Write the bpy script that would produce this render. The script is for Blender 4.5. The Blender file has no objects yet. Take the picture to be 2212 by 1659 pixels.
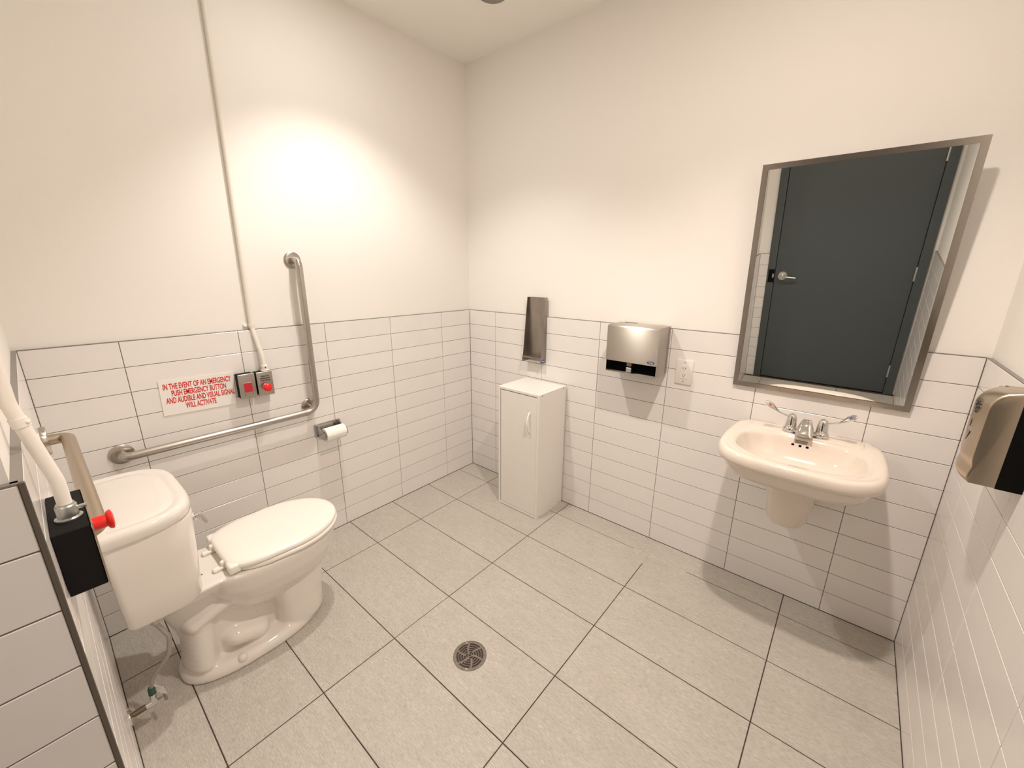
import bpy, bmesh, math, random
from mathutils import Vector, Matrix
random.seed(7)
sc = bpy.context.scene
COL = sc.collection
PI = math.pi

# ------------------------------------------------------------------ camera
W, D, HT, RH = 2.533, 2.140, 2.75, 0.102       # room width, depth, height, tile row
AX = 1.362                                     # the entry recess starts at this x
DY = -2.600                                    # plane of the entrance door wall
cam_d = bpy.data.cameras.new('camera'); cam = bpy.data.objects.new('camera', cam_d); COL.objects.link(cam)
r0 = Vector((0.7639941, 0.6451827, 0.0072315)); r1 = Vector((0.1786939, -0.2008047, -0.9631957)); r2 = Vector((-0.6199851, 0.7371681, -0.2687038))
m = Matrix((r0, -r1, -r2)).transposed().to_4x4(); m.translation = Vector((2.16884, -2.09332, 1.50123))
cam.matrix_world = m
cam_d.sensor_width = 36.0; cam_d.lens = 878.307 / 2212 * 36.0; cam_d.clip_start = 0.01
sc.camera = cam
# ------------------------------------------------------------------ world, lights, exposure
wd = bpy.data.worlds.new('world'); sc.world = wd; wd.use_nodes = True
wd.node_tree.nodes['Background'].inputs[0].default_value = (1, .9, .8, 1); wd.node_tree.nodes['Background'].inputs[1].default_value = 0.05
LAMPS = ((0.600, -1.07), (1.930, -1.07))
LCOL = ((1.0, .935, .85), (1.0, .86, .755))
for (lx, ly), lc, pw, sz, spill in zip(LAMPS, LCOL, (74, 82), (106, 118), (4, 11)):
    l = bpy.data.lights.new('downlight_lamp', 'SPOT'); l.energy = pw; l.color = lc
    l.spot_size = math.radians(sz); l.spot_blend = 0.6; l.shadow_soft_size = 0.035
    o = bpy.data.objects.new('downlight_lamp', l); o.location = (lx, ly, HT - 0.012); o.rotation_euler = (math.radians(5 if lx < 1 else 0), 0, 0); COL.objects.link(o)
    l = bpy.data.lights.new('downlight_spill', 'AREA'); l.energy = spill; l.color = lc; l.shape = 'DISK'; l.size = 0.09
    o = bpy.data.objects.new('downlight_spill', l); o.location = (lx, ly, HT - 0.014); COL.objects.link(o)
sc.view_settings.view_transform = 'Standard'; sc.view_settings.look = 'None'; sc.view_settings.gamma = 1
sc.view_settings.use_curve_mapping = False
sc.view_settings.exposure = 0.0
sc.cycles.max_bounces = 14; sc.cycles.diffuse_bounces = 8; sc.cycles.glossy_bounces = 8
sc.cycles.use_denoising = True; sc.cycles.sample_clamp_indirect = 6

# ------------------------------------------------------------------ materials
def lin(r, g, b):
    f = lambda c: (c/255/12.92 if c/255 <= .04045 else ((c/255+.055)/1.055)**2.4)
    return (f(r), f(g), f(b), 1)
def mat(name, col, rough=.5, metal=0., spec=.5, coat=0., bump=None, var=None, aniso=0., arot=0., trans=0., emit=None):
    """bump = (scale, strength, stretch xyz); var = (scale, amount, stretch xyz) colour variation"""
    m = bpy.data.materials.new(name); m.use_nodes = True; nt = m.node_tree; b = nt.nodes['Principled BSDF']
    b.inputs['Base Color'].default_value = col; b.inputs['Roughness'].default_value = rough; b.inputs['Metallic'].default_value = metal
    b.inputs['Specular IOR Level'].default_value = spec; b.inputs['Coat Weight'].default_value = coat; b.inputs['Coat Roughness'].default_value = .05
    b.inputs['Transmission Weight'].default_value = trans
    if aniso:
        b.inputs['Anisotropic'].default_value = aniso; b.inputs['Anisotropic Rotation'].default_value = 0
        if arot == 'up':      # grain runs level: highlights stretch up and down
            t = nt.nodes.new('ShaderNodeCombineXYZ'); t.inputs[2].default_value = 1
        else: t = nt.nodes.new('ShaderNodeTangent'); t.direction_type = 'RADIAL'; t.axis = 'Z'
        nt.links.new(t.outputs[0], b.inputs['Tangent'])
    if emit: b.inputs['Emission Color'].default_value = emit[0]; b.inputs['Emission Strength'].default_value = emit[1]
    def noise(scale, st, detail=4):
        tc = nt.nodes.new('ShaderNodeNewGeometry'); mp = nt.nodes.new('ShaderNodeMapping'); n = nt.nodes.new('ShaderNodeTexNoise')
        mp.inputs['Scale'].default_value = st; n.inputs['Scale'].default_value = scale; n.inputs['Detail'].default_value = detail
        nt.links.new(tc.outputs['Position'], mp.inputs[0]); nt.links.new(mp.outputs[0], n.inputs['Vector']); return n
    if bump:
        n = noise(bump[0], bump[2]); bp = nt.nodes.new('ShaderNodeBump'); bp.inputs['Strength'].default_value = bump[1]; bp.inputs['Distance'].default_value = .002
        nt.links.new(n.outputs['Fac'], bp.inputs['Height']); nt.links.new(bp.outputs[0], b.inputs['Normal'])
    if var:
        src = b.inputs['Base Color']; prev = None
        for sc_, am, st in var:
            n = noise(sc_, st, 3); mr = nt.nodes.new('ShaderNodeMapRange'); mr.inputs[1].default_value = .3; mr.inputs[2].default_value = .7
            mr.inputs[3].default_value = 1-am; mr.inputs[4].default_value = 1+am
            mx = nt.nodes.new('ShaderNodeVectorMath'); mx.operation = 'SCALE'
            nt.links.new(n.outputs['Fac'], mr.inputs[0]); nt.links.new(mr.outputs[0], mx.inputs['Scale'])
            if prev is None: mx.inputs[0].default_value = col[:3]
            else: nt.links.new(prev.outputs[0], mx.inputs[0])
            prev = mx
        oi = nt.nodes.new('ShaderNodeObjectInfo'); mr = nt.nodes.new('ShaderNodeMapRange'); mr.inputs[3].default_value = .985; mr.inputs[4].default_value = 1.015
        mx = nt.nodes.new('ShaderNodeVectorMath'); mx.operation = 'SCALE'; nt.links.new(oi.outputs['Random'], mr.inputs[0]); nt.links.new(mr.outputs[0], mx.inputs['Scale'])
        nt.links.new(prev.outputs[0], mx.inputs[0]); nt.links.new(mx.outputs[0], src)
    return m
I3 = (1, 1, 1)
M = dict(
 paint=mat('wall_paint', (.85, .825, .79, 1), .62, bump=(220, .10, I3)),
 ceil=mat('ceiling_paint', (.86, .84, .80, 1), .8, bump=(300, .08, I3)),
 tile=mat('white_wall_tile', (.80, .775, .755, 1), .20, spec=.5, bump=(60, .05, I3), var=[(14, .012, I3)]),
 grout=mat('wall_grout', (.20, .165, .14, 1), .9),
 floor=mat('grey_floor_tile', (.475, .445, .40, 1), .42, spec=.4, bump=(90, .10, (.25, 1.6, 1)), var=[(420, .20, (.14, 1.1, 1)), (160, .07, (.14, 1.3, 1)), (38, .05, (.3, 1.2, 1)), (5, .03, I3)]),
 fgrout=mat('floor_grout', (.060, .043, .034, 1), .9),
 pale=mat('pale_grout', (.62, .56, .44, 1), .9),
 trim=mat('grey_edge_trim', (.27, .25, .23, 1), .5, metal=.3),
 dtrim=mat('bronze_edge_trim', (.19, .165, .14, 1), .35, metal=.8),
 porc=mat('porcelain', (.775, .735, .69, 1), .09, spec=.55, coat=.4),
 sinkp=mat('sink_porcelain', (.735, .66, .585, 1), .09, spec=.55, coat=.4),
 plast=mat('white_plastic', (.86, .83, .775, 1), .25),
 steel=mat('brushed_steel', (.50, .465, .425, 1), .27, metal=1., aniso=.55),
 steeld=mat('dark_brushed_steel', (.36, .325, .29, 1), .33, metal=1., aniso=.4, var=[(18, .16, (1, 1, .35))]),
 disp=mat('dispenser_steel', (.46, .42, .375, 1), .275, metal=1., aniso=1., arot='up'),
 frame=mat('mirror_frame_steel', (.42, .375, .33, 1), .22, metal=1., aniso=.5),
 chrome=mat('chrome', (.72, .71, .69, 1), .06, metal=1.),
 tpmetal=mat('worn_chrome', (.42, .41, .40, 1), .22, metal=1.),
 zinc=mat('zinc', (.55, .56, .54, 1), .32, metal=1.),
 gold=mat('brushed_nickel', (.50, .42, .325, 1), .33, metal=1., aniso=.4),
 mirror=mat('mirror_glass', (.88, .90, .88, 1), .0, metal=1.),
 black=mat('black_plastic', (.003, .003, .003, 1), .7, spec=.12),
 dark=mat('black_void', (.002, .002, .002, 1), .9, spec=.1),
 boxblk=mat('black_box', (.007, .006, .006, 1), .6, spec=.15),
 mela=mat('white_melamine', (.80, .775, .735, 1), .38, var=[(30, .01, I3)]),
 red=mat('red_plastic', (.80, .012, .010, 1), .3, coat=.3),
 redpr=mat('red_print', (.62, .018, .018, 1), .5),
 redwin=mat('dark_red_window', (.50, .02, .04, 1), .25),
 blk=mat('black_print', (.012, .012, .012, 1), .5),
 white=mat('white_sign', (.84, .82, .79, 1), .4),
 wprint=mat('white_print', (.85, .86, .88, 1), .5),
 blue=mat('blue_badge', (.012, .055, .22, 1), .35),
 bdot=mat('blue_dot', (.05, .09, .35, 1), .35),
 rdot=mat('red_dot', (.55, .06, .05, 1), .35),
 conduit=mat('painted_conduit', (.80, .765, .71, 1), .5),
 paper=mat('tissue_paper', (.88, .86, .83, 1), .9, bump=(400, .3, I3)),
 card=mat('cardboard', (.45, .36, .25, 1), .9),
 cable=mat('braided_hose', (.42, .39, .36, 1), .38, metal=.8, bump=(900, .5, I3)),
 brass=mat('aged_metal', (.20, .15, .11, 1), .4, metal=.8),
 green=mat('green_cap', (.02, .09, .05, 1), .5),
 grate=mat('drain_metal', (.235, .205, .18, 1), .42, metal=.85, var=[(80, .18, I3)]),
 doorp=mat('slate_door_paint', (.060, .073, .078, 1), .42, bump=(150, .05, I3)),
 slot=mat('socket_slot', (.10, .06, .05, 1), .7),
 lens=mat('lamp_lens', (.9, .9, .9, 1), .5, emit=((1, .9, .78, 1), 6)),
)

# ------------------------------------------------------------------ builders
def obj(name, bm, m, parent=None, smooth=None, loc=None):
    me = bpy.data.meshes.new(name); bm.normal_update(); bm.to_mesh(me); bm.free()
    if smooth is not None:
        me.shade_smooth(); me.set_sharp_from_angle(angle=math.radians(smooth))
    o = bpy.data.objects.new(name, me); COL.objects.link(o)
    for x in (m if isinstance(m, (list, tuple)) else [m]): me.materials.append(x)
    if parent:
        o.parent = parent; o.matrix_parent_inverse = Matrix.Identity(4)
        o.location = Vector((0, 0, 0)) - parent_off(parent)
    return o
def parent_off(p):
    v = Vector(p.location)
    while p.parent: p = p.parent; v += Vector(p.location)
    return v
def thing(name, label, cat, loc=(0, 0, 0), group=None):
    o = bpy.data.objects.new(name, None); o.empty_display_size = .05; o.location = loc; COL.objects.link(o)
    o['label'] = label; o['category'] = cat
    if group: o['group'] = group
    return o
def tag(o, label, cat, group=None):
    o['label'] = label; o['category'] = cat
    if group: o['group'] = group
    return o
def box(bm, lo, hi, bev=0, seg=2):
    v = [bm.verts.new((x, y, z)) for x in (lo[0], hi[0]) for y in (lo[1], hi[1]) for z in (lo[2], hi[2])]
    F = [bm.faces.new([v[i] for i in q]) for q in ((0, 1, 3, 2), (4, 6, 7, 5), (0, 4, 5, 1), (2, 3, 7, 6), (0, 2, 6, 4), (1, 5, 7, 3))]
    if bev:
        es = list({e for f in F for e in f.edges}); bmesh.ops.bevel(bm, geom=es, offset=bev, segments=seg, affect='EDGES', profile=.5)
def bx(lo, hi, bev=0, seg=2):
    bm = bmesh.new(); box(bm, lo, hi, bev, seg); return bm
def fillet(pts, r, n=8):
    pts = [Vector(p) for p in pts]; out = [pts[0]]
    for i in range(1, len(pts)-1):
        a, b, c = pts[i-1], pts[i], pts[i+1]; u = (a-b).normalized(); w = (c-b).normalized(); ang = u.angle(w)
        t = min(r/math.tan(ang/2), (a-b).length*.49, (c-b).length*.49); rr = t*math.tan(ang/2)
        cen = b+(u+w).normalized()*(rr/math.sin(ang/2)); s = b+u*t-cen; e = b+w*t-cen; tot = s.angle(e)
        ax = s.cross(e).normalized()
        for k in range(n+1): out.append(cen+Matrix.Rotation(tot*k/n, 3, ax) @ s)
    out.append(pts[-1]); return out
def tube(bm, pts, r, seg=20, cap=True):
    pts = [Vector(p) for p in pts]; rs = r if isinstance(r, (list, tuple)) else [r]*len(pts); up = None; rings = []
    for i, p in enumerate(pts):
        d = ((pts[min(i+1, len(pts)-1)]-p).normalized()+(p-pts[max(i-1, 0)]).normalized()).normalized() if 0 < i < len(pts)-1 else (pts[1]-pts[0] if i == 0 else pts[-1]-pts[-2]).normalized()
        if up is None: up = d.orthogonal().normalized()
        up = (up-d*up.dot(d)).normalized(); s = d.cross(up)
        rings.append([bm.verts.new(p+(up*math.cos(2*PI*k/seg)+s*math.sin(2*PI*k/seg))*rs[i]) for k in range(seg)])
    for a, b in zip(rings, rings[1:]):
        for k in range(seg): bm.faces.new((a[k], a[(k+1) % seg], b[(k+1) % seg], b[k]))
    if cap: bm.faces.new(rings[0][::-1]); bm.faces.new(rings[-1])
def loft(bm, rings, cap0=True, cap1=True):
    rs = [[bm.verts.new(p) for p in r] for r in rings]; n = len(rs[0])
    for a, b in zip(rs, rs[1:]):
        for k in range(n): bm.faces.new((a[k], a[(k+1) % n], b[(k+1) % n], b[k]))
    if cap0: bm.faces.new(rs[0][::-1])
    if cap1: bm.faces.new(rs[-1])
def lathe(bm, c, axis, prof, seg=32):
    """prof = [(radius, height along axis)]"""
    a = Vector(axis).normalized(); u = a.orthogonal().normalized(); w = a.cross(u); c = Vector(c)
    rings = [[c+a*h+(u*math.cos(2*PI*k/seg)+w*math.sin(2*PI*k/seg))*max(r, 1e-5) for k in range(seg)] for r, h in prof]
    loft(bm, rings)
def bmf(fn, *a, **k):
    bm = bmesh.new(); fn(bm, *a, **k); return bm
def prism(bm, poly, d):
    """extrude a flat polygon (3D points) by vector d"""
    a = [bm.verts.new(p) for p in poly]; b = [bm.verts.new(Vector(p)+Vector(d)) for p in poly]; n = len(a)
    bm.faces.new(a[::-1]); bm.faces.new(b)
    for k in range(n): bm.faces.new((a[k], a[(k+1) % n], b[(k+1) % n], b[k]))
    bmesh.ops.recalc_face_normals(bm, faces=bm.faces)
def text(name, body, size, org, right, up, m, parent, sx=1., bold=0., depth=.0004, align='CENTER', shear=0., sp=1.):
    cu = bpy.data.curves.new(name, 'FONT'); cu.body = body; cu.size = size; cu.offset = bold; cu.extrude = depth; cu.align_x = align; cu.align_y = 'CENTER'
    cu.shear = shear; cu.space_line = sp
    t = bpy.data.objects.new(name, cu); COL.objects.link(t); bpy.context.view_layer.update()
    me = bpy.data.meshes.new_from_object(t.evaluated_get(bpy.context.evaluated_depsgraph_get())); bpy.data.objects.remove(t); bpy.data.curves.remove(cu)
    R = Vector(right).normalized(); U = Vector(up).normalized(); N = R.cross(U); mm = Matrix((R, U, N)).transposed().to_4x4(); mm.translation = Vector(org)
    me.transform(mm @ Matrix.Diagonal((sx, 1, 1, 1))); me.materials.clear(); me.materials.append(m); me.name = name
    o = bpy.data.objects.new(name, me); COL.objects.link(o); o.parent = parent; o.location = -parent_off(parent); return o
def struct(name, bm, m, **k):
    o = obj(name, bm, m, **k); o['kind'] = 'structure'; return o

# ------------------------------------------------------------------ the room shell
TH = 12*RH; P_ = .012; G = .0012
ceiling = struct('ceiling', bx((-.1, -2.75, HT), (W+.1, .1, HT+.1)), M['ceil'])
w_left = struct('wall_left', bx((-.12, -D-.11, -.05), (-P_, P_, HT)), M['paint'])
w_back = struct('wall_back', bx((-.12, P_, -.05), (W+.12, .12, HT)), M['paint'])
w_right = struct('wall_right', bx((W+P_, DY-.1, -.05), (W+.12, P_, HT)), M['paint'])
w_front = struct('wall_front', bx((-P_, -D-.11, -.05), (AX-P_, -D-P_, HT)), M['paint'])
w_entry = struct('wall_entry', bx((AX-.11, DY-.1, -.05), (AX-P_, -D-.11, HT)), M['paint'])
bm = bmesh.new(); box(bm, (AX-P_, DY-.1, -.05), (1.44, DY-P_, HT)); box(bm, (1.44, DY-.1, 2.13), (2.52, DY-P_, HT)); box(bm, (2.52, DY-.1, -.05), (W+P_, DY-P_, HT))
w_door = struct('wall_door', bm, M['paint'])

tile_cache = {}
def tile_mesh(w, h, m, t=.0095, e=.0011):
    k = (round(w, 4), round(h, 4), m.name)
    if k not in tile_cache:      # local: u = x, v = z, front faces -y at y = 0, body behind to y = t
        bm = bmesh.new(); q = lambda ins, y: [bm.verts.new(p) for p in ((ins, y, ins), (w-ins, y, ins), (w-ins, y, h-ins), (ins, y, h-ins))]
        a, b, c = q(e, 0), q(0, e*.8), q(0, t)
        bm.faces.new(a)
        for r, s in ((a, b), (b, c)):
            for i in range(4): bm.faces.new((s[i], s[(i+1) % 4], r[(i+1) % 4], r[i]))
        bm.normal_update(); me = bpy.data.meshes.new('tile'); bm.to_mesh(me); bm.free(); me.materials.append(m); tile_cache[k] = me
    return tile_cache[k]
def put(me, parent, mw, name='tile'):
    o = bpy.data.objects.new(name, me); COL.objects.link(o); o.parent = parent; o.matrix_basis = Matrix.Translation(-parent_off(parent)) @ mw; return o
def tile_wall(wall, org, right, inward_axis, joints, length, z0=0):
    """tiles run along `right` from org; their faces lie in the plane through org"""
    R = Vector(right); U = Vector((0, 0, 1)); B = -Vector(inward_axis)       # B points into the wall
    mm = Matrix((R, B, U)).transposed().to_4x4()
    edges = [0]+[j for j in joints if .004 < j < length-.004]+[length]
    for a, b in zip(edges, edges[1:]):
        for k in range(12):
            lift = random.uniform(-.00025, .00025)
            t = mm.copy(); t.translation = Vector(org)+R*(a+G)+U*(k*RH+G)+B*lift
            put(tile_mesh(b-a-2*G, RH-2*G, M['tile']), wall, t)
    # grout slab and the metal strip along the top of the tiling
    c0 = Vector(org); c1 = c0+R*length
    lo = lambda d, z: [min(c0[i]+B[i]*d, c1[i]+B[i]*d) for i in range(2)]+[z]
    def slab(d0, d1, z_0, z_1):
        a, b = c0+B*d0, c1+B*d1; return bx((min(a.x, b.x), min(a.y, b.y), z_0), (max(a.x, b.x), max(a.y, b.y), z_1))
    obj('grout', slab(.0022, P_, 0, TH-.0005), M['grout'], wall)
    obj('edge_trim', slab(.0004, P_, TH-.0004, TH+.0022), M['trim'], wall)
js = lambda s, n=8: [s+.404*i for i in range(n)]
# left wall: runs from the toilet corner to the far corner
tile_wall(w_left, (0, -D, 0), (0, 1, 0), (1, 0, 0), sorted(D-v for v in js(.2678)), D)
tile_wall(w_back, (0, 0, 0), (1, 0, 0), (0, -1, 0), js(.2532), W)
tile_wall(w_right, (W, 0, 0), (0, -1, 0), (-1, 0, 0), js(.2225), -DY)
tile_wall(w_front, (AX-.0048, -D, 0), (-1, 0, 0), (0, 1, 0), [v-.0048 for v in js(.404)], AX-.0048)
tile_wall(w_entry, (AX, DY, 0), (0, 1, 0), (1, 0, 0), [.06], -DY-D-.0048)
tile_wall(w_door, (1.44, DY, 0), (-1, 0, 0), (0, 1, 0), [], 1.44-AX)
bm = bmesh.new(); box(bm, (AX-.0052, -D-.0052, 0), (AX+.0012, -D+.0012, TH+.002), .0008, 1)
struct('trim_1', bm, M['dtrim'])

# floor: base with dark grout and individual tiles (long side along the back wall)
floor = struct('floor', bx((-.012, -2.7, -.08), (W+P_, P_, -.010)), M['fgrout'])
obj('grout', bx((-.012, -2.66, -.010), (W+P_, P_, -.0018)), M['fgrout'], floor)
DC, DR = (1.2151, -1.2113), .0675
fx = [0]+[.305+.6101*i for i in range(4)]+[W]; fy = [0]+[-(.1482+.30348*i) for i in range(9)]
def floor_tile(x0, x1, y0, y1):
    g = .0018; x0 += g; x1 -= g; y0 += g; y1 -= g
    if x0 < DC[0] < x1 and y0 < DC[1] < y1:
        angs = sorted({2*PI*k/48 for k in range(48)} | {math.atan2(y-DC[1], x-DC[0]) % (2*PI) for x in (x0, x1) for y in (y0, y1)})
        bm = bmesh.new(); R = []
        def rim(an):
            c, s = math.cos(an), math.sin(an); t = min((((x1 if c > 0 else x0)-DC[0])/c) if abs(c) > 1e-9 else 9, (((y1 if s > 0 else y0)-DC[1])/s) if abs(s) > 1e-9 else 9)
            return DC[0]+c*t, DC[1]+s*t
        o = [bm.verts.new((*rim(a), 0)) for a in angs]; i_ = [bm.verts.new((DC[0]+DR*math.cos(a), DC[1]+DR*math.sin(a), 0)) for a in angs]
        o2 = [bm.verts.new((*v.co[:2], -.009)) for v in o]; i2 = [bm.verts.new((*v.co[:2], -.009)) for v in i_]; n = len(angs)
        for k in range(n):
            l = (k+1) % n
            bm.faces.new((i_[k], o[k], o[l], i_[l])); bm.faces.new((o[k], o2[k], o2[l], o[l])); bm.faces.new((i_[l], i2[l], i2[k], i_[k]))
        me = bpy.data.meshes.new('tile'); bm.normal_update(); bm.to_mesh(me); bm.free(); me.materials.append(M['floor'])
        put(me, floor, Matrix.Identity(4)); return
    mm = Matrix(((1, 0, 0), (0, 0, 1), (0, -1, 0))).to_4x4()      # tile mesh u->x, front(-y)->+z, v->y
    mm = Matrix((Vector((1, 0, 0)), Vector((0, 0, -1)), Vector((0, 1, 0)))).transposed().to_4x4()
    mm.translation = Vector((x0, y0, random.uniform(-.0002, .0002)))
    put(tile_mesh(x1-x0, y1-y0, M['floor'], t=.009), floor, mm)
for a, b in zip(fx, fx[1:]):
    for i, (c, d) in enumerate(zip(fy, fy[1:])):
        d = max(d, DY)
        if b <= AX and c <= -D: continue
        if a < AX < b and d < -D:                 # the tile wraps the corner of the entry recess
            if c > -D: floor_tile(a, b, -D, c)
            floor_tile(AX, b, d, min(c, -D)); continue
        if b <= AX and d < -D: d = -D
        floor_tile(a, b, d, c)
# fresher, pale grout around one crossing near the back wall
bm = bmesh.new(); gx, gy = 1.525, -.1482
box(bm, (gx-.0013, gy-.085, -.0022), (gx+.0013, 0, -.0009)); box(bm, (gx-.09, gy-.0013, -.0022), (gx+.20, gy+.0013, -.0009))
obj('pale_grout', bm, M['pale'], floor)

# floor drain
dr = thing('floor_drain', 'round metal floor drain with rings of curved slots', 'drain', (*DC, 0))
bm = bmesh.new(); NS = 144
def arcband(bm, r0_, r1_, z0, z1, a0=0, a1=2*PI, n=NS):
    full = a1-a0 >= 2*PI-1e-6; k_ = n if full else n+1
    q = [[bm.verts.new((DC[0]+r*math.cos(a0+(a1-a0)*k/n), DC[1]+r*math.sin(a0+(a1-a0)*k/n), z)) for k in range(k_)] for r, z in ((r0_, z1), (r1_, z1), (r1_, z0), (r0_, z0))]
    for j in range(4):
        A, Bq = q[j], q[(j+1) % 4]
        for k in range(n): bm.faces.new((A[k], Bq[k], Bq[(k+1) % k_], A[(k+1) % k_]))
    if not full:
        bm.faces.new([q[j][0] for j in range(4)]); bm.faces.new([q[j][n] for j in range(4)][::-1])
bmr = bmesh.new(); arcband(bmr, .0655, .0672, -.008, .0012); obj('rim', bmr, M['grate'], dr, smooth=40)
bmg = bmesh.new(); rr = [(.0545, .066), (.0445, .0470), (.0345, .0370), (.0250, .0275), (.0150, .0180), (.0050, .0085)]
for a, b in rr: arcband(bmg, a, b, -.003, .0006)
for i in range(5):
    (a, b), (c, d) = rr[i], rr[i+1]
    n = 6 if i < 4 else 3
    for k in range(n):
        an = 2*PI*k/n+.35+i*.08; w = .0042/((a+d)/2); w = max(w, .09)
        arcband(bmg, d-.0004, a+.0004, -.0028, .0005, an-w, an+w, 5)
obj('grate', bmg, M['grate'], dr, smooth=30)
obj('bowl', bmf(lathe, (*DC, -.0092), (0, 0, 1), [(.0654, 0), (.0654, .0015)], 48), M['dark'], dr)
for an in (2.6, -1.0):
    obj('screw', bmf(lathe, (DC[0]+.0595*math.cos(an), DC[1]+.0595*math.sin(an), .0004), (0, 0, 1), [(.0042, 0), (.0042, .0008), (.003, .0011)], 16), M['chrome'], dr, smooth=40)

# ------------------------------------------------------------------ entrance door behind the camera (seen in the mirror)
door = struct('door_1', bx((1.503, DY-.045, .01), (2.457, DY-.002, 2.075), .001, 1), M['doorp'])
bm = bmesh.new()
for lo, hi in (((1.44, DY-.08, 0), (1.50, DY+.012, 2.13)), ((2.46, DY-.08, 0), (2.52, DY+.012, 2.13)), ((1.50, DY-.08, 2.078), (2.46, DY+.012, 2.13))): box(bm, lo, hi, .0015, 1)
box(bm, (1.50, DY-.085, 0), (1.515, DY-.05, 2.08)); box(bm, (2.445, DY-.085, 0), (2.46, DY-.05, 2.08))
obj('door_frame', bm, M['doorp'], door)
obj('door_stop', bx((1.44, DY-.12, 0), (2.52, DY-.086, 2.13)), M['doorp'], door)
st = obj('strike_plate', bx((1.452, DY+.0122, .965), (1.499, DY+.0142, 1.085)), M['black'], door)
obj('latch', bx((1.484, DY+.0143, 1.01), (1.496, DY+.0158, 1.045)), M['zinc'], st)
bm = bmf(lathe, (1.562, DY-.002, 1.022), (0, 1, 0), [(.041, 0), (.041, .006), (.034, .013), (.016, .016), (.014, .045), (.013, .058)], 32)
hd = obj('door_handle', bm, M['zinc'], door, smooth=35)
obj('lever', bmf(tube, fillet([(1.562, DY+.048, 1.022), (1.600, DY+.052, 1.021), (1.672, DY+.050, 1.012), (1.682, DY+.035, 1.012)], .012), .0085, 14), M['zinc'], hd, smooth=40)
for z in (1.90, 1.05, .22):
    obj('hinge', bmf(tube, [(2.4585, DY+.010, z-.055), (2.4585, DY+.010, z+.055)], .0075, 12), M['zinc'], door, smooth=40)

# ------------------------------------------------------------------ ceiling fittings
for i, (lx, ly) in enumerate(LAMPS):
    t = thing('ceiling_downlight', ('round recessed ceiling light above the space beside the toilet', 'round recessed ceiling light above the space in front of the sink')[i], 'ceiling light', (lx, ly, HT), 'recessed ceiling lights')
    bm = bmesh.new(); n = 40
    q = [[bm.verts.new((lx+r*math.cos(2*PI*k/n), ly+r*math.sin(2*PI*k/n), z)) for k in range(n)] for r, z in ((.052, HT-.001), (.054, HT-.006), (.075, HT-.005), (.078, HT))]
    for a, b in zip(q, q[1:]):
        for k in range(n): bm.faces.new((a[k], a[(k+1) % n], b[(k+1) % n], b[k]))
    obj('trim_ring', bm, M['white'], t, smooth=40)
    obj('lens', bmf(lathe, (lx, ly, HT-.0015), (0, 0, 1), [(.052, 0), (.052, .0012)], 40), M['lens'], t)
tag(obj('ceiling_vent_cover', bmf(lathe, (.60, -.392, HT), (0, 0, -1), [(.075, 0), (.075, .006), (.068, .012), (.03, .016), (0, .0165)], 40), M['trim'], smooth=40),
    'round ceiling cover just showing at the top edge of the photo', 'ceiling cover')

# ------------------------------------------------------------------ toilet
TX = .445
def egg(z, yb, yf, hw, yw, n=64, pb=2.6, pf=2.0, cx=TX):
    r = []
    for k in range(n):
        a = 2*PI*k/n; c, s = math.cos(a), math.sin(a); p = pf if s > 0 else pb; L = (yf-yw) if s > 0 else (yw-yb)
        e = 2/p; r.append(Vector((cx+hw*math.copysign(abs(c)**e, c), yw+L*math.copysign(abs(s)**e, s), z)))
    return r
def remeshed(name, bm, m, parent, vox, it, smooth=60, fac=.5):
    me = bpy.data.meshes.new(name); bmesh.ops.recalc_face_normals(bm, faces=bm.faces); bm.to_mesh(me); bm.free()
    t = bpy.data.objects.new(name, me); COL.objects.link(t)
    r = t.modifiers.new('r', 'REMESH'); r.mode = 'VOXEL'; r.voxel_size = vox
    s = t.modifiers.new('s', 'SMOOTH'); s.iterations = it; s.factor = fac
    bpy.context.view_layer.update(); nm = bpy.data.meshes.new_from_object(t.evaluated_get(bpy.context.evaluated_depsgraph_get())); bpy.data.objects.remove(t)
    nm.name = name; nm.materials.clear(); nm.materials.append(m); nm.shade_smooth()
    o = bpy.data.objects.new(name, nm); COL.objects.link(o); o.parent = parent; o.location = -parent_off(parent); return o
toilet = thing('toilet', 'white two-piece toilet with closed lid', 'toilet', (TX, -1.75, 0))
bm = bmesh.new()
# foot flange
loft(bm, [egg(z, *q) for z, q in ((0, (-1.99, -1.452, .143, -1.72)), (.012, (-1.992, -1.450, .145, -1.72)), (.030, (-1.985, -1.456, .139, -1.72)), (.045, (-1.972, -1.468, .122, -1.72)))])
# front pedestal column
loft(bm, [egg(z, *q, 64, 3.6, 2.2) for z, q in ((.02, (-1.655, -1.456, .118, -1.58)), (.12, (-1.655, -1.449, .117, -1.58)), (.24, (-1.67, -1.430, .122, -1.58)), (.31, (-1.69, -1.405, .14, -1.58)))])
# bowl
loft(bm, [egg(z, *q) for z, q in ((.17, (-1.74, -1.50, .07, -1.62)), (.215, (-1.80, -1.445, .115, -1.61)), (.27, (-1.84, -1.40, .148, -1.60)), (.33, (-1.87, -1.372, .170, -1.59)), (.385, (-1.885, -1.360, .180, -1.585)), (.402, (-1.885, -1.359, .181, -1.585)), (.412, (-1.88, -1.364, .176, -1.585)))])
# rear deck carrying the tank
loft(bm, [egg(z, *q, 64, 6, 3) for z, q in ((.345, (-2.06, -1.78, .095, -1.9)), (.372, (-2.07, -1.75, .118, -1.9)), (.404, (-2.075, -1.72, .140, -1.9)), (.4135, (-2.073, -1.72, .137, -1.9)))])
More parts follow.
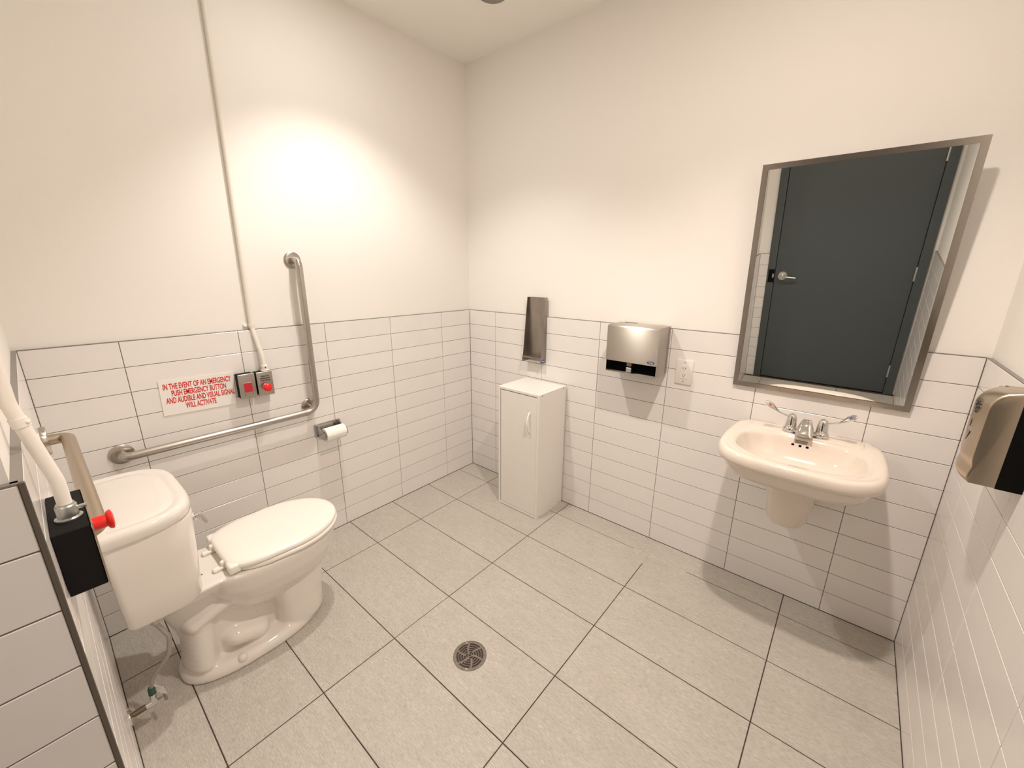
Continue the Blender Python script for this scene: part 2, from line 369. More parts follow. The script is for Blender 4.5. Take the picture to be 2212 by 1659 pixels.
# rear web
loft(bm, [egg(z, *q) for z, q in ((.03, (-1.955, -1.58, .060, -1.78)), (.20, (-1.97, -1.58, .056, -1.78)), (.37, (-2.02, -1.60, .085, -1.8)))])
def blob(c, r, rot=0):
    mm = Matrix.Translation(Vector(c)) @ Matrix.Rotation(rot, 4, 'X') @ Matrix.Diagonal((*r, 1)); bmesh.ops.create_uvsphere(bm, u_segments=24, v_segments=16, radius=1, matrix=mm)
# trapway: low bulge, rear column and the arch over them
for k in range(7): blob((TX, -1.735-.012*k, .075+.004*k), (.108, .058, .052), -.1)
for k in range(9): blob((TX, -1.920+.002*k, .06+.022*k), (.108-.0025*k, .056, .05))
for k in range(31):
    t = k/30; blob((TX, -1.925+.32*t, .235+.060*math.sin(PI*t*.9)-.015*t), (.096+.016*t, .040, .040))
toilet_body = remeshed('bowl', bm, M['porc'], toilet, .005, 14)
# tank
def dring(z, hw, yb, yf, p=4.2, q=2.5, cx=TX, n=44):
    out = []; ym = yb+.05
    for k in range(n+1):
        a = PI*k/n; c, s_ = math.cos(a), math.sin(a)
        out.append(Vector((cx+hw*math.copysign(abs(c)**(2/p), c), ym+(yf-ym)*abs(s_)**(2/q), z)))
    rb = .02
    for k in range(5): a = PI+PI/2*k/4; out.append(Vector((cx-hw+rb+rb*math.cos(a), yb+rb+rb*math.sin(a), z)))
    for k in range(5): a = 3*PI/2+PI/2*k/4; out.append(Vector((cx+hw-rb+rb*math.cos(a), yb+rb+rb*math.sin(a), z)))
    return out
bm = bmesh.new(); R_ = []
for z, hw, yb, yf, p, q in ((.414, .160, -2.06, -1.915, 7, 4), (.420, .192, -2.080, -1.888, 7, 4), (.432, .200, -2.086, -1.882, 7, 4), (.52, .209, -2.089, -1.876, 6.5, 3.6), (.62, .220, -2.092, -1.870, 6, 3.2), (.728, .231, -2.096, -1.862, 5.5, 3), (.734, .229, -2.094, -1.864, 5.5, 3)): R_.append(dring(z, hw, yb, yf, p, q))
loft(bm, R_); obj('tank', bm, M['porc'], toilet, smooth=40)
bm = bmesh.new(); R_ = []
for z, ins in ((.736, .004), (.742, 0), (.762, 0), (.771, .003), (.7765, .009), (.778, .016), (.7772, .030), (.7745, .036), (.7745, .042), (.7775, .052), (.778, .07)):
    R_.append(dring(z, .243-ins, -2.106+ins, -1.860-ins, 4.4-ins*8, 2.7))
loft(bm, R_); obj('tank_lid', bm, M['porc'], toilet, smooth=50)
# flush lever on the front of the tank
bm = bmf(lathe, (TX+.125, -1.868, .692), (0, 1, 0), [(.016, 0), (.016, .006), (.011, .012), (.009, .02)], 20)
lv = obj('flush_lever', bm, M['chrome'], toilet, smooth=40)
bm = bmesh.new(); loft(bm, [[Vector((TX+.165+dx*.9, -1.872+dy, .688+dz)) for dx, dz in ((-h*.3, h), (-h, 0), (-h*.3, -h), (h*.3, -h), (h, 0), (h*.3, h))] for dx0, dy, h in ((0, 0, .009),)]*1) if False else tube(bm, [(TX+.125, -1.850, .698), (TX+.125, -1.846, .690), (TX+.127, -1.842, .672), (TX+.128, -1.836, .655)], [.006, .0085, .009, .008], 12)
obj('lever_arm', bm, M['chrome'], lv, smooth=60)
# seat and lid
def lid_ring(z, ins, hw, yf, yw=-1.575, yb=-1.802, hb=.146, n=80, pf=2.05):
    out = []
    for k in range(n):
        a = 2*PI*k/n; c, s_ = math.cos(a), math.sin(a)
        if s_ >= 0: x = (hw-ins)*math.copysign(abs(c)**(2/pf), c); y = yw+(yf-ins-yw)*s_**(2/pf)
        else:
            v = abs(s_)**(2/7); w = hw-(hw-hb)*v**2.2; x = (w-ins)*math.copysign(abs(c)**(2/7), c); y = yw-(yw-yb-ins)*v
        out.append(Vector((TX+x, y, z)))
    return out
def slab_egg(prof, yb, yf, hw, hb):
    bm = bmesh.new(); loft(bm, [lid_ring(z, i, hw, yf, yb=yb, hb=hb) for z, i in prof]); return bm
seat = obj('seat', slab_egg([(.4135, .006), (.4155, .001), (.422, 0), (.430, .001), (.4325, .006)], -1.785, -1.345, .187, .140), M['plast'], toilet, smooth=60)
lid = obj('lid', slab_egg([(.4345, .006), (.437, .0005), (.446, 0), (.4525, .003), (.4565, .010), (.4595, .03), (.461, .09)], -1.802, -1.348, .184, .146), M['plast'], toilet, smooth=60)
for s in (-1, 1):
    obj('lid_lobe', bx((TX+s*.121-.024, -1.8035, .418), (TX+s*.121+.024, -1.764, .4535), .008, 3), M['plast'], lid, smooth=50)
    h = obj('hinge', bx((TX+s*.070-.011, -1.838, .413), (TX+s*.070+.011, -1.793, .428), .005, 3), M['plast'], toilet, smooth=50)
    obj('hinge_post', bx((TX+s*.070-.009, -1.812, .424), (TX+s*.070+.009, -1.782, .447), .005, 3), M['plast'], h, smooth=50)
for s in (-1, 1):
    obj('bolt_cap', bmf(lathe, (TX+s*.126, -1.815, .034), (0, 0, 1), [(.016, 0), (.016, .006), (.013, .014), (.007, .019), (0, .0205)], 20), M['porc'], toilet, smooth=50)
text('printed_mark', 'II', .014, (TX+.045, -1.868, .4133), (-.5, .85, 0), (-.85, -.5, 0), M['blk'], toilet, bold=.0003)

# water supply
sup = thing('water_supply_valve', 'small wall shut-off valve with braided hose and paper tag under the toilet tank', 'valve', (.60, -2.12, .10))
vx = .598
obj('escutcheon', bmf(lathe, (vx, -D, .098), (0, 1, 0), [(.030, 0), (.029, .004), (.016, .010), (.011, .012)], 28), M['chrome'], sup, smooth=40)
obj('pipe_stub', bmf(tube, [(vx, -2.131, .098), (vx, -2.095, .100)], .0095, 16), M['brass'], sup, smooth=40)
bm = bmesh.new(); tube(bm, [(vx, -2.097, .100), (vx, -2.068, .102)], .0115, 16); tube(bm, [(vx, -2.078, .102), (vx, -2.074, .135)], .0095, 14); obj('valve_body', bm, M['chrome'], sup, smooth=40)
bm = bmesh.new(); tube(bm, [(vx, -2.068, .102), (vx, -2.052, .102)], .0035, 10); tube(bm, [(vx-.018, -2.047, .106), (vx+.018, -2.047, .098)], .0045, 10); obj('valve_handle', bm, M['trim'], sup, smooth=40)
bm = bmesh.new(); tube(bm, fillet([(vx, -2.074, .150), (vx, -2.066, .19), (.618, -2.012, .265), (.615, -2.000, .325), (.600, -2.022, .385), (.600, -2.024, .415)], .05, 6), .0068, 14); obj('braided_hose', bm, M['cable'], sup, smooth=60)
obj('hose_nut', bmf(tube, [(vx, -2.0745, .134), (vx, -2.0735, .160)], .0105, 6), M['green'], sup)
obj('top_nut', bmf(tube, [(.600, -2.0235, .388), (.600, -2.024, .4155)], .012, 6), M['steel'], sup)
bm = bmesh.new(); prism(bm, [(vx+.003, -2.068, .172), (vx+.028, -2.046, .160), (vx+.024, -2.043, .124), (vx, -2.066, .134)], (.0006, -.0006, 0)); pt = obj('paper_tag', bm, M['white'], sup)
bm = bmesh.new(); prism(bm, [(vx+.0135, -2.0560, .1630), (vx+.0250, -2.0460, .1570), (vx+.0225, -2.0450, .1300), (vx+.0110, -2.0560, .1345)], (.0012, .0012, 0)); obj('tag_print', bm, M['slot'], pt)

# ------------------------------------------------------------------ grab bars
def flange(name, c, ax, parent, m=None):
    return obj(name, bmf(lathe, c, ax, [(.0405, 0), (.0405, .0035), (.0385, .0055), (.030, .0075), (.0195, .0082)], 40), m or M['steel'], parent, smooth=40)
gb = thing('grab_bar', 'L-shaped brushed steel grab bar on the wall beside the toilet', 'grab bar', (0, -1.5, .777))
BR = .0165; X_ = .055; yv, zh = -1.192, .777
path = fillet([(-.011, yv, 1.542), (X_, yv, 1.542), (X_, yv, zh), (X_, -1.957, zh), (0, -1.957, zh)], .058, 10)
bm = bmesh.new(); tube(bm, path, BR, 28); tube(bm, [(0, -1.209, .794), (X_, -1.209, .794)], BR*.9, 24)
obj('bar', bm, M['steel'], gb, smooth=60)
for c in ((-.0119, yv, 1.542), (0, -1.209, .794), (0, -1.957, zh)): flange('flange', c, (1, 0, 0), gb)
gb2 = thing('grab_bar', 'straight steel grab bar fixed to the wall behind the toilet tank', 'grab bar', (.7, -D, .98))
zb = .978
bm = bmesh.new(); tube(bm, fillet([(.30, -D, zb), (.30, -D+.055, zb), (1.04, -D+.055, zb), (1.04, -D, zb)], .045, 10), BR, 28); obj('bar', bm, M['gold'], gb2, smooth=60)
for x in (.30, 1.04): obj('flange', bmf(lathe, (x, -D, zb), (0, 1, 0), [(.045, 0), (.045, .011), (.043, .014), (.0195, .0145)], 40), M['steel'], gb2, smooth=40)

# ------------------------------------------------------------------ call-button box behind the toilet, with its conduit
cb = thing('emergency_button_box', 'black surface box with red mushroom button on the wall behind the toilet', 'emergency button', (1.168, -D, 1.03))
obj('box', bx((1.082, -D+.0005, .974), (1.257, -2.0935, 1.090), .0015, 1), M['boxblk'], cb)
obj('cover_plate', bx((1.079, -2.0932, .970), (1.260, -2.0912, 1.094), .0006, 1), M['gold'], cb)
bm = bmf(lathe, (1.150, -2.0912, 1.040), (0, 1, 0), [(.0125, 0), (.0125, .014), (.0120, .018), (.0165, .0205), (.0185, .0235), (.0180, .0265), (.012, .0285), (0, .029)], 32)
obj('button', bm, M['red'], cb, smooth=50)
def conduit(name, label, pts, r, conn, loc, axis=(0, 0, 1), strap=None, mconn='conduit'):
    t = thing(name, label, 'conduit', loc)
    obj('pipe', bmf(tube, pts, r, 18), M['conduit'], t, smooth=60)
    c = obj('connector', bmf(lathe, conn, axis, [(r*1.9, 0), (r*1.9, .003), (r*1.45, .0045), (r*1.45, .024), (r*1.25, .026), (r*1.25, .028)], 24), M[mconn], t, smooth=40)
    return t, c
cd2, c2 = conduit('conduit', 'thick white conduit bending down into the black button box at the left edge', fillet([(1.205, -2.1405, HT), (1.205, -2.1385, 1.30), (1.205, -2.1150, 1.160), (1.205, -2.1150, 1.095)], .10, 8), .0092, (1.205, -2.115, 1.0905), (1.205, -2.12, 1.5), mconn='zinc')
obj('set_screw', bmf(tube, [(1.205, -2.104, 1.106), (1.205, -2.0915, 1.106)], [.003, .0038], 10), M['zinc'], c2, smooth=40)
pp = fillet([(1.205, -2.1405, HT), (1.205, -2.1385, 1.30), (1.205, -2.1150, 1.160), (1.205, -2.1150, 1.095)], .10, 8)
def at_z(z):
    for p, q in zip(pp, pp[1:]):
        if p.z >= z >= q.z: return p.lerp(q, (p.z-z)/(p.z-q.z))
bm = bmesh.new(); tube(bm, [at_z(1.276), at_z(1.262)], .0108, 18)
for dx in (-.006, .007): bmesh.ops.create_uvsphere(bm, u_segments=10, v_segments=8, radius=.003, matrix=Matrix.Translation(at_z(1.269)+Vector((dx, .0085, 0))))
obj('strap', bm, M['conduit'], cd2, smooth=40)

# ------------------------------------------------------------------ emergency sign and the two steel boxes on the left wall
sg = thing('emergency_sign', 'white wall sign with red emergency instructions in four lines', 'sign', (0, -1.665, .968))
tl = math.radians(-1.9); Rv = Vector((0, math.cos(tl), math.sin(-tl)*-1)); Rv = Vector((0, math.cos(tl), -math.sin(tl)*-1)).normalized(); Rv = Vector((0, 1, -.030)).normalized(); Uv = Vector((0, .030, 1)).normalized(); sc0 = Vector((.0005, -1.6655, .9685))
hw_, hh_ = .1345, .0765
bm = bmesh.new(); prism(bm, [sc0+Rv*a*hw_+Uv*b*hh_ for a, b in ((-1, -1), (1, -1), (1, 1), (-1, 1))], (.0028, 0, 0)); obj('board', bm, M['white'], sg)
for i, (tx, dx) in enumerate((('IN THE EVENT OF AN EMERGENCY', 0), ('PUSH EMERGENCY BUTTON', .002), ('AND AUDIBLE AND VISUAL SIGNAL', .006), ('WILL ACTIVATE', .000))):
    text('lettering', tx, .0345, sc0+Vector((.0030, 0, 0))+Rv*dx+Uv*(.046-.0305*i), Rv, Uv, M['redpr'], sg, sx=.452, bold=.0008)
def swbox(name, label, cat, y0, y1, z0, z1):
    t = thing(name, label, cat, (0, (y0+y1)/2, (z0+z1)/2))
    obj('box', bx((.0005, y0+.003, z0+.003), (.047, y1-.003, z1-.003), .001, 1), M['boxblk'], t)
    obj('cover_plate', bx((.047, y0, z0), (.054, y1, z1), .003, 3), M['steel'], t, smooth=40)
    return t
s1 = swbox('alarm_signal_box', 'steel box with dark red window beside the emergency sign', 'alarm', -1.5265, -1.4575, .912, 1.031)
obj('signal_window', bx((.0535, -1.508, .944), (.0550, -1.474, .990), .0008, 1), M['redwin'], s1)
for y, z in ((-1.492, 1.021), (-1.492, .9225), (-1.508, .932), (-1.476, .932)): obj('screw', bmf(lathe, (.054, y, z), (1, 0, 0), [(.0018, 0), (.0014, .0007)], 10), M['blk'], s1)
text('plate_print', '- - - - -', .006, (.0543, -1.495, .9165), (0, 1, 0), (0, 0, 1), M['blk'], s1)
s2 = swbox('emergency_push_box', 'steel box with round red push button under the thin wall conduit', 'emergency button', -1.4510, -1.3820, .912, 1.029)
for i, tx in enumerate(('PRESS FOR', 'EMERGENCY', 'ASSISTANCE')):
    text('lettering', tx, .0098, (.0542, -1.4155, 1.007-.0105*i), (0, 1, 0), (0, 0, 1), M['blk'], s2, sx=.78, bold=.00025)
bm = bmf(lathe, (.054, -1.4165, .955), (1, 0, 0), [(.0155, 0), (.0155, .004), (.0125, .005), (.0125, .013)], 32); obj('button_collar', bm, M['chrome'], s2, smooth=40)
bm = bmf(lathe, (.067, -1.4165, .955), (1, 0, 0), [(.0135, 0), (.0185, .004), (.0195, .009), (.0185, .0135), (.013, .017), (0, .0185)], 36); obj('button', bm, M['red'], s2, smooth=60)
text('plate_print', '- - - -', .006, (.0543, -1.419, .9165), (0, 1, 0), (0, 0, 1), M['blk'], s2)
cd1, c1 = conduit('conduit', 'thin white conduit running from the ceiling down to the red button box', fillet([(.0005, -1.397, HT), (.0005, -1.4200, 1.30), (.0015, -1.4205, 1.235), (.026, -1.4045, 1.10), (.030, -1.4035, 1.036)], .12, 8), .0098, (.030, -1.4035, 1.0295), (0, -1.41, 1.8))
obj('set_screw', bmf(tube, [(.040, -1.4035, 1.046), (.0465, -1.4035, 1.046)], .003, 8), M['blk'], c1)
bm = bmesh.new(); tube(bm, [(.0005, -1.4205, 1.235), (.0005, -1.4203, 1.252)], .0122, 18); box(bm, (-.0118, -1.452, 1.234), (-.008, -1.425, 1.253), .001, 1)
blobm = Matrix.Translation((-.005, -1.444, 1.2435)) @ Matrix.Diagonal((.006, .008, .008, 1)); bmesh.ops.create_uvsphere(bm, u_segments=12, v_segments=8, radius=1, matrix=blobm)
obj('strap', bm, M['conduit'], cd1, smooth=40)

# ------------------------------------------------------------------ toilet paper holder
tp = thing('toilet_paper_holder', 'chrome toilet roll bracket screwed to the left wall', 'toilet roll holder', (0, -1.13, .645))
bm = bx((.0005, -1.199, .606), (.007, -1.052, .679), .003, 2); obj('back_plate', bm, M['tpmetal'], tp, smooth=40)
for s, y in ((1, -1.186), (-1, -1.062)):
    bm = bmesh.new(); pr = [(.005, .676), (.018, .676), (.040, .660), (.070, .652), (.088, .650), (.098, .640), (.101, .628), (.098, .616), (.086, .608), (.060, .607), (.040, .609), (.005, .608)]
    prism(bm, [(x, y-.003, z) for x, z in pr], (0, .006, 0)); obj('arm', bm, M['tpmetal'], tp, smooth=30)
obj('spindle', bmf(tube, [(.074, -1.186, .636), (.074, -1.062, .636)], .0085, 16), M['chrome'], tp, smooth=40)
rl = thing('toilet_paper_roll', 'white toilet paper roll hanging on the chrome bracket', 'toilet paper', (.074, -1.124, .636))
bm = bmesh.new(); ns = 48
def rollring(y): return [[Vector((.074+r*math.cos(2*PI*k/ns), y, .632+r*math.sin(2*PI*k/ns))) for k in range(ns)] for r in (.0195, .0375)]
a0, a1 = rollring(-1.179), rollring(-1.069)
q = [[bm.verts.new(p) for p in r] for r in (a0[0], a0[1], a1[1], a1[0])]
for j in range(4):
    A, Bq = q[j], q[(j+1) % 4]
    for k in range(ns): bm.faces.new((A[k], A[(k+1) % ns], Bq[(k+1) % ns], Bq[k]))
bmesh.ops.recalc_face_normals(bm, faces=bm.faces); obj('paper', bm, M['paper'], rl, smooth=50)
bm = bmesh.new(); pts = [(.074+.0382*math.cos(a), .632+.0382*math.sin(a)) for a in [math.radians(20-10*i) for i in range(3)]]
for i in range(2): prism(bm, [(pts[i][0], -1.179, pts[i][1]), (pts[i][0], -1.069, pts[i][1]), (pts[i+1][0], -1.069, pts[i+1][1]), (pts[i+1][0], -1.179, pts[i+1][1])], (.0007, 0, 0))
obj('loose_end', bm, M['paper'], rl)
bm = bmesh.new(); ib = [[bm.verts.new((.074+r*math.cos(2*PI*k/24), y, .632+r*math.sin(2*PI*k/24))) for k in range(24)] for r, y in ((.0192, -1.178), (.0192, -1.070), (.0183, -1.070), (.0183, -1.178))]
for j in range(4):
    A, Bq = ib[j], ib[(j+1) % 4]
    for k in range(24): bm.faces.new((A[k], A[(k+1) % 24], Bq[(k+1) % 24], Bq[k]))
obj('cardboard_core', bm, M['card'], rl, smooth=50)

# ------------------------------------------------------------------ white cabinet
cx0, cx1, cy0, cy1, ch = .5433, .8595, -.2915, -.012, .813
cab = thing('cabinet', 'narrow white melamine cabinet with one door standing against the back wall', 'cabinet', ((cx0+cx1)/2, -.15, 0))
T = .015
for a in (cx0, cx1-T): obj('side_panel', bx((a, cy0, 0), (a+T, cy1, ch), .0006, 1), M['mela'], cab)
obj('top_panel', bx((cx0+T+.0003, cy0, ch-T), (cx1-T-.0003, cy1, ch-.0004), .0006, 1), M['mela'], cab)
obj('bottom_panel', bx((cx0+T+.0003, cy0, .003), (cx1-T-.0003, cy1, .003+T), .0006, 1), M['mela'], cab)
obj('back_panel', bx((cx0+T, cy1-.006, .018), (cx1-T, cy1-.003, ch-T)), M['mela'], cab)
cd = obj('door', bx((cx0+T+.0048, cy0+.0015, .021), (cx1-T-.0015, cy0+.0165, ch-T-.0055), .001, 1), M['mela'], cab)
hz0, hz1, hx = .568, .694, .789
bm = bmesh.new(); hp = [Vector((hx+.002*(1-t), cy0+.0015-.026*math.sin(PI*t)**.75, hz1+(hz0-hz1)*t)) for t in [i/14 for i in range(15)]]
tube(bm, hp, [.0052+.0012*math.sin(PI*i/14) for i in range(15)], 12); obj('handle', bm, M['plast'], cd, smooth=60)
for y, z in ((-.262, .8045), (-.045, .8045), (-.262, .0108), (-.045, .0108)):
    obj('screw', bmf(lathe, (cx1-.0002, y, z), (1, 0, 0), [(.0038, 0), (.0036, .0008)], 12), M['blk'], cab)

# ------------------------------------------------------------------ steel cone-cup style holder on the back wall
sp = thing('glove_box_holder', 'tall open stained steel wall holder above the white cabinet', 'wall holder', (.617, 0, 1.13))
x0, x1, z0, z1 = .5455, .6885, .930, 1.342
bm = bmesh.new(); t_ = .0016
box(bm, (x0, -t_-.0005, z0+.005), (x1, -.0005, z1))
obj('back_plate', bm, M['steeld'], sp)
for i, xx in enumerate((x0-t_, x1)):
    bm = bmesh.new(); prism(bm, [(xx, -.0005, z0), (xx, -.060, z0+.002), (xx, -.060, z0+.040), (xx, -.053, z0+.043), (xx, -.016, z1), (xx, -.0005, z1)], (t_, 0, 0)); obj('side_flange', bm, M['steeld'], sp)
bm = bmesh.new(); box(bm, (x0, -.016, z1-.0016), (x1, -.0022, z1)); obj('top_flange', bm, M['steeld'], sp)
bm = bmesh.new(); box(bm, (x0, -.059, z0+.038), (x1, -.0022, z0+.040)); box(bm, (x0, -.0605, z0+.030), (x1, -.0590, z0+.041)); obj('shelf_lip', bm, M['steeld'], sp)
def ovalpts(n=36): return [(math.cos(2*PI*k/n), math.sin(2*PI*k/n)) for k in range(n)]
bm = bmesh.new(); prism(bm, [(x1+t_, -.031+.0215*c, z0+.016+.0105*s) for c, s in ovalpts()], (.0006, 0, 0)); bd = obj('badge', bm, M['blue'], sp)
text('lettering', 'Frost', .0150, (x1+t_+.0008, -.031, z0+.016), (0, 1, 0), (0, 0, 1), M['wprint'], bd, shear=.3, depth=.0002)
for x, z in ((x0+.02, z0+.022), (x0+.006, z1-.006), (x1-.012, z1-.010)): obj('screw', bmf(lathe, (x, -.0020, z), (0, -1, 0), [(.0035, 0), (.003, .0015)], 12), M['chrome'], sp, smooth=40)

# ------------------------------------------------------------------ paper towel dispenser
pd = thing('paper_towel_dispenser', 'brushed steel paper towel dispenser with blue oval badge on the back wall', 'paper towel dispenser', (1.322, 0, 1.12))
x0, x1, yf, z0, zm, z1 = 1.186, 1.458, -.150, .990, 1.053, 1.237
bm = bmesh.new()                                                      # body: back, sides, top as folded sheet
for xx in (x0, x1-.002): prism(bm, [(xx, -.0006, z0-.001), (xx, -.075, z0-.001), (xx, yf+.004, z0+.004), (xx, yf+.004, z1-.003), (xx, -.0006, z1-.003)], (.002, 0, 0))
box(bm, (x0, -.0026, z0), (x1, -.0006, z1-.003)); obj('housing', bm, M['disp'], pd)
bm = bmesh.new(); pr = [(yf, zm-.002), (yf-.001, z1-.010), (yf+.003, z1-.003), (yf+.010, z1), (-.001, z1-.0005), (-.001, z1-.0025), (yf+.010, z1-.002), (yf+.0045, z1-.005), (yf+.001, z1-.010), (yf+.002, zm-.002)]
prism(bm, [(x0-.0012, y, z) for y, z in pr], (x1-x0+.0024, 0, 0)); cv = obj('front_cover', bm, M['disp'], pd, smooth=50)
bm = bmesh.new(); prism(bm, [(x1-.030+.0185*c, yf-.0008, zm+.0135+.0068*s) for c, s in ovalpts()], (0, -.0006, 0)); bd = obj('badge', bm, M['blue'], cv)
text('lettering', 'Frost', .0105, (x1-.030, yf-.0016, zm+.0135), (1, 0, 0), (0, 0, 1), M['wprint'], bd, shear=.3, depth=.0002)
bm = bmesh.new(); prism(bm, [(x0+.002, -.070, z0+.001), (x0+.002, yf+.006, z0), (x0+.002, yf-.0005, z0+.002), (x0+.002, yf-.0015, z0+.006), (x0+.002, yf+.001, z0+.0065), (x0+.002, yf+.006, z0+.0025), (x0+.002, -.070, z0+.003)], (x1-x0-.004, 0, 0)); obj('front_lip', bm, M['disp'], pd, smooth=50)
obj('inner_tray', bx((x0+.003, -.115, z0+.004), (x1-.003, -.112, zm+.030)), M['dark'], pd)
obj('throat', bx((x0+.003, -.150+.006, zm+.001), (x1-.003, -.010, zm+.004)), M['dark'], pd)
obj('paper_gap', bx((1.300, -.148, z0+.008), (1.328, -.130, z0+.034), .002, 1), M['zinc'], pd)
obj('gap_latch', bx((1.302, -.148, z0+.040), (1.328, -.130, zm+.001), .002, 1), M['brass'], pd)
obj('top_lock', bx((1.215, -.020, z1-.0005), (1.285, -.012, z1+.003), .001, 1), M['trim'], pd)

# ------------------------------------------------------------------ wall outlet
ou = thing('wall_outlet', 'white rectangular electrical outlet plate right of the towel dispenser', 'outlet', (1.5475, 0, 1.012))
bm = bx((1.5065, -.0065, .9500), (1.5885, -.0004, 1.0755), .0022, 2); obj('cover_plate', bm, M['mela'], ou, smooth=40)
rc = obj('receptacle', bx((1.5310, -.0082, .9790), (1.5650, -.0060, 1.0470), .0008, 1), M['mela'], ou)
for zz in (1.034, .9985):
    for dx in (-.0062, .0062): obj('slot', bx((1.548+dx-.0012, -.0090, zz-.0035), (1.548+dx+.0012, -.0081, zz+.0035)), M['slot'], rc)
    obj('ground_hole', bmf(lathe, (1.548, -.0081, zz-.0095), (0, -1, 0), [(.0023, 0), (.0023, .0009)], 12), M['slot'], rc)
for zz in (1.0215, 1.0140): obj('test_button', bx((1.5425, -.0092, zz-.0022), (1.5540, -.0081, zz+.0022), .0004, 1), M['trim'] if 0 else M['plast'], rc)
for z in (1.062, .9640): obj('screw', bmf(lathe, (1.548, -.0064, z), (0, -1, 0), [(.003, 0), (.0026, .0008)], 12), M['trim'], ou)

# ------------------------------------------------------------------ tilted mirror
mi = thing('wall_mirror', 'large tilted rectangular mirror in a steel frame above the sink', 'mirror', (2.079, 0, .995))
mc = Vector((2.080, 0, 0)); fb, ft = Vector((0, -.015, .995)), Vector((0, -.095, 1.910)); hw = .3035
up = (ft-fb); Hh = up.length; up.normalize(); nrm = Vector((0, -up.z, up.y))      # towards the room
def mp(a, b, c): return Vector((mc.x+a, 0, 0))+fb+up*b+nrm*c
fw = .020
outer = [(-hw, 0), (hw, 0), (hw, Hh), (-hw, Hh)]; inner = [(-hw+fw, fw), (hw-fw, fw), (hw-fw, Hh-fw), (-hw+fw, Hh-fw)]
for i in range(4):
    j = (i+1) % 4; bm = bmesh.new(); prism(bm, [mp(*outer[i], -.012), mp(*outer[j], -.012), mp(*inner[j], -.012), mp(*inner[i], -.012)], nrm*.012)
    obj('frame_rail', bm, M['frame'], mi)
bm = bmesh.new(); prism(bm, [mp(-hw+.004, .004, -.009), mp(hw-.004, .004, -.009), mp(hw-.004, Hh-.004, -.009), mp(-hw+.004, Hh-.004, -.009)], nrm*.005); obj('glass', bm, M['mirror'], mi)
bm = bmesh.new(); prism(bm, [mp(-hw+.004, .004, -.0135), mp(hw-.004, .004, -.0135), mp(hw-.004, Hh-.004, -.0135), mp(-hw+.004, Hh-.004, -.0135)], nrm*.0042); obj('back_board', bm, M['trim'], mi)
bm = bmesh.new(); box(bm, (1.90, -.068, 1.80), (2.26, .0118, 1.815)); obj('wall_bracket', bm, M['trim'], mi)

# ------------------------------------------------------------------ sink
SX = 2.084
sk = thing('sink', 'white wall-hung sink with a short column below the mirror', 'sink', (SX, -.25, .8))
def sring(z, s=1., yf=-.478, hb=.252, hm=.269, n=112):
    """outline of the basin block seen from above, scaled about its middle"""
    out = []; ym = -.22
    for k in range(n):
        a = 2*PI*k/n; c, s_ = math.cos(a), -math.sin(a); p = 4.3 if s_ < 0 else 7
        x = math.copysign(abs(c)**(2/p), c); y = math.copysign(abs(s_)**(2/p), s_)
        yy = ym+y*(ym-yf if y < 0 else -.0005-ym); h = hm-(hm-hb)*max(0, (yy-ym)/(-ym))**1.5-.010*max(0, (ym-yy)/(ym-yf))**2
        yy -= .012*max(0, -y)*(1-min(1, abs(x))**2)
        out.append(Vector((SX+x*h*s, min(ym+(yy-ym)*s, -.0004) if y < .9 else min(yy, -.0004), z)))
    return out
def ell(z, hx, yb, yf, n=112, p=2.35, pbk=2.9):
    out = []; ym = (yb+yf)/2
    for k in range(n):
        a = 2*PI*k/n; c, s_ = math.cos(a), -math.sin(a); q = p if s_ < 0 else pbk
        out.append(Vector((SX+hx*math.copysign(abs(c)**(2/q), c), ym+(yb-yf)/2*math.copysign(abs(s_)**(2/q), s_), z)))
    return out
bm = bmesh.new(); R_ = [ell(.665, .10, -.02, -.24), ell(.672, .135, -.01, -.28), ell(.700, .170, -.001, -.35, p=2.8)]
R_ += [sring(.735, .83), sring(.760, .885), sring(.778, .915), sring(.786, .930), sring(.791, .955), sring(.796, .982), sring(.804, .997), sring(.810, 1.0), sring(.820, 1.0), sring(.832, .990), sring(.8395, .970), sring(.8425, .943), sring(.8430, .915)]
R_ += [ell(.8410, .2165, -.116, -.442), ell(.8375, .2110, -.121, -.436), ell(.829, .2065, -.1255, -.430), ell(.81, .200, -.132, -.422), ell(.785, .186, -.142, -.408), ell(.755, .158, -.16, -.38), ell(.735, .115, -.19, -.345), ell(.724, .06, -.235, -.31), ell(.721, .022, -.252, -.295)]
loft(bm, R_); bmesh.ops.recalc_face_normals(bm, faces=bm.faces); obj('basin', bm, M['sinkp'], sk, smooth=80)
bm = bmesh.new(); loft(bm, [[v+Vector((0, 0, 0)) for v in ell(z, hx, -.001, yf_, 64, 2.2, 6)] for z, hx, yf_ in ((.470, .060, -.205), (.474, .070, -.222), (.485, .076, -.232), (.56, .084, -.240), (.64, .092, -.245), (.675, .104, -.255), (.690, .116, -.27))])
obj('shroud', bm, M['sinkp'], sk, smooth=60)
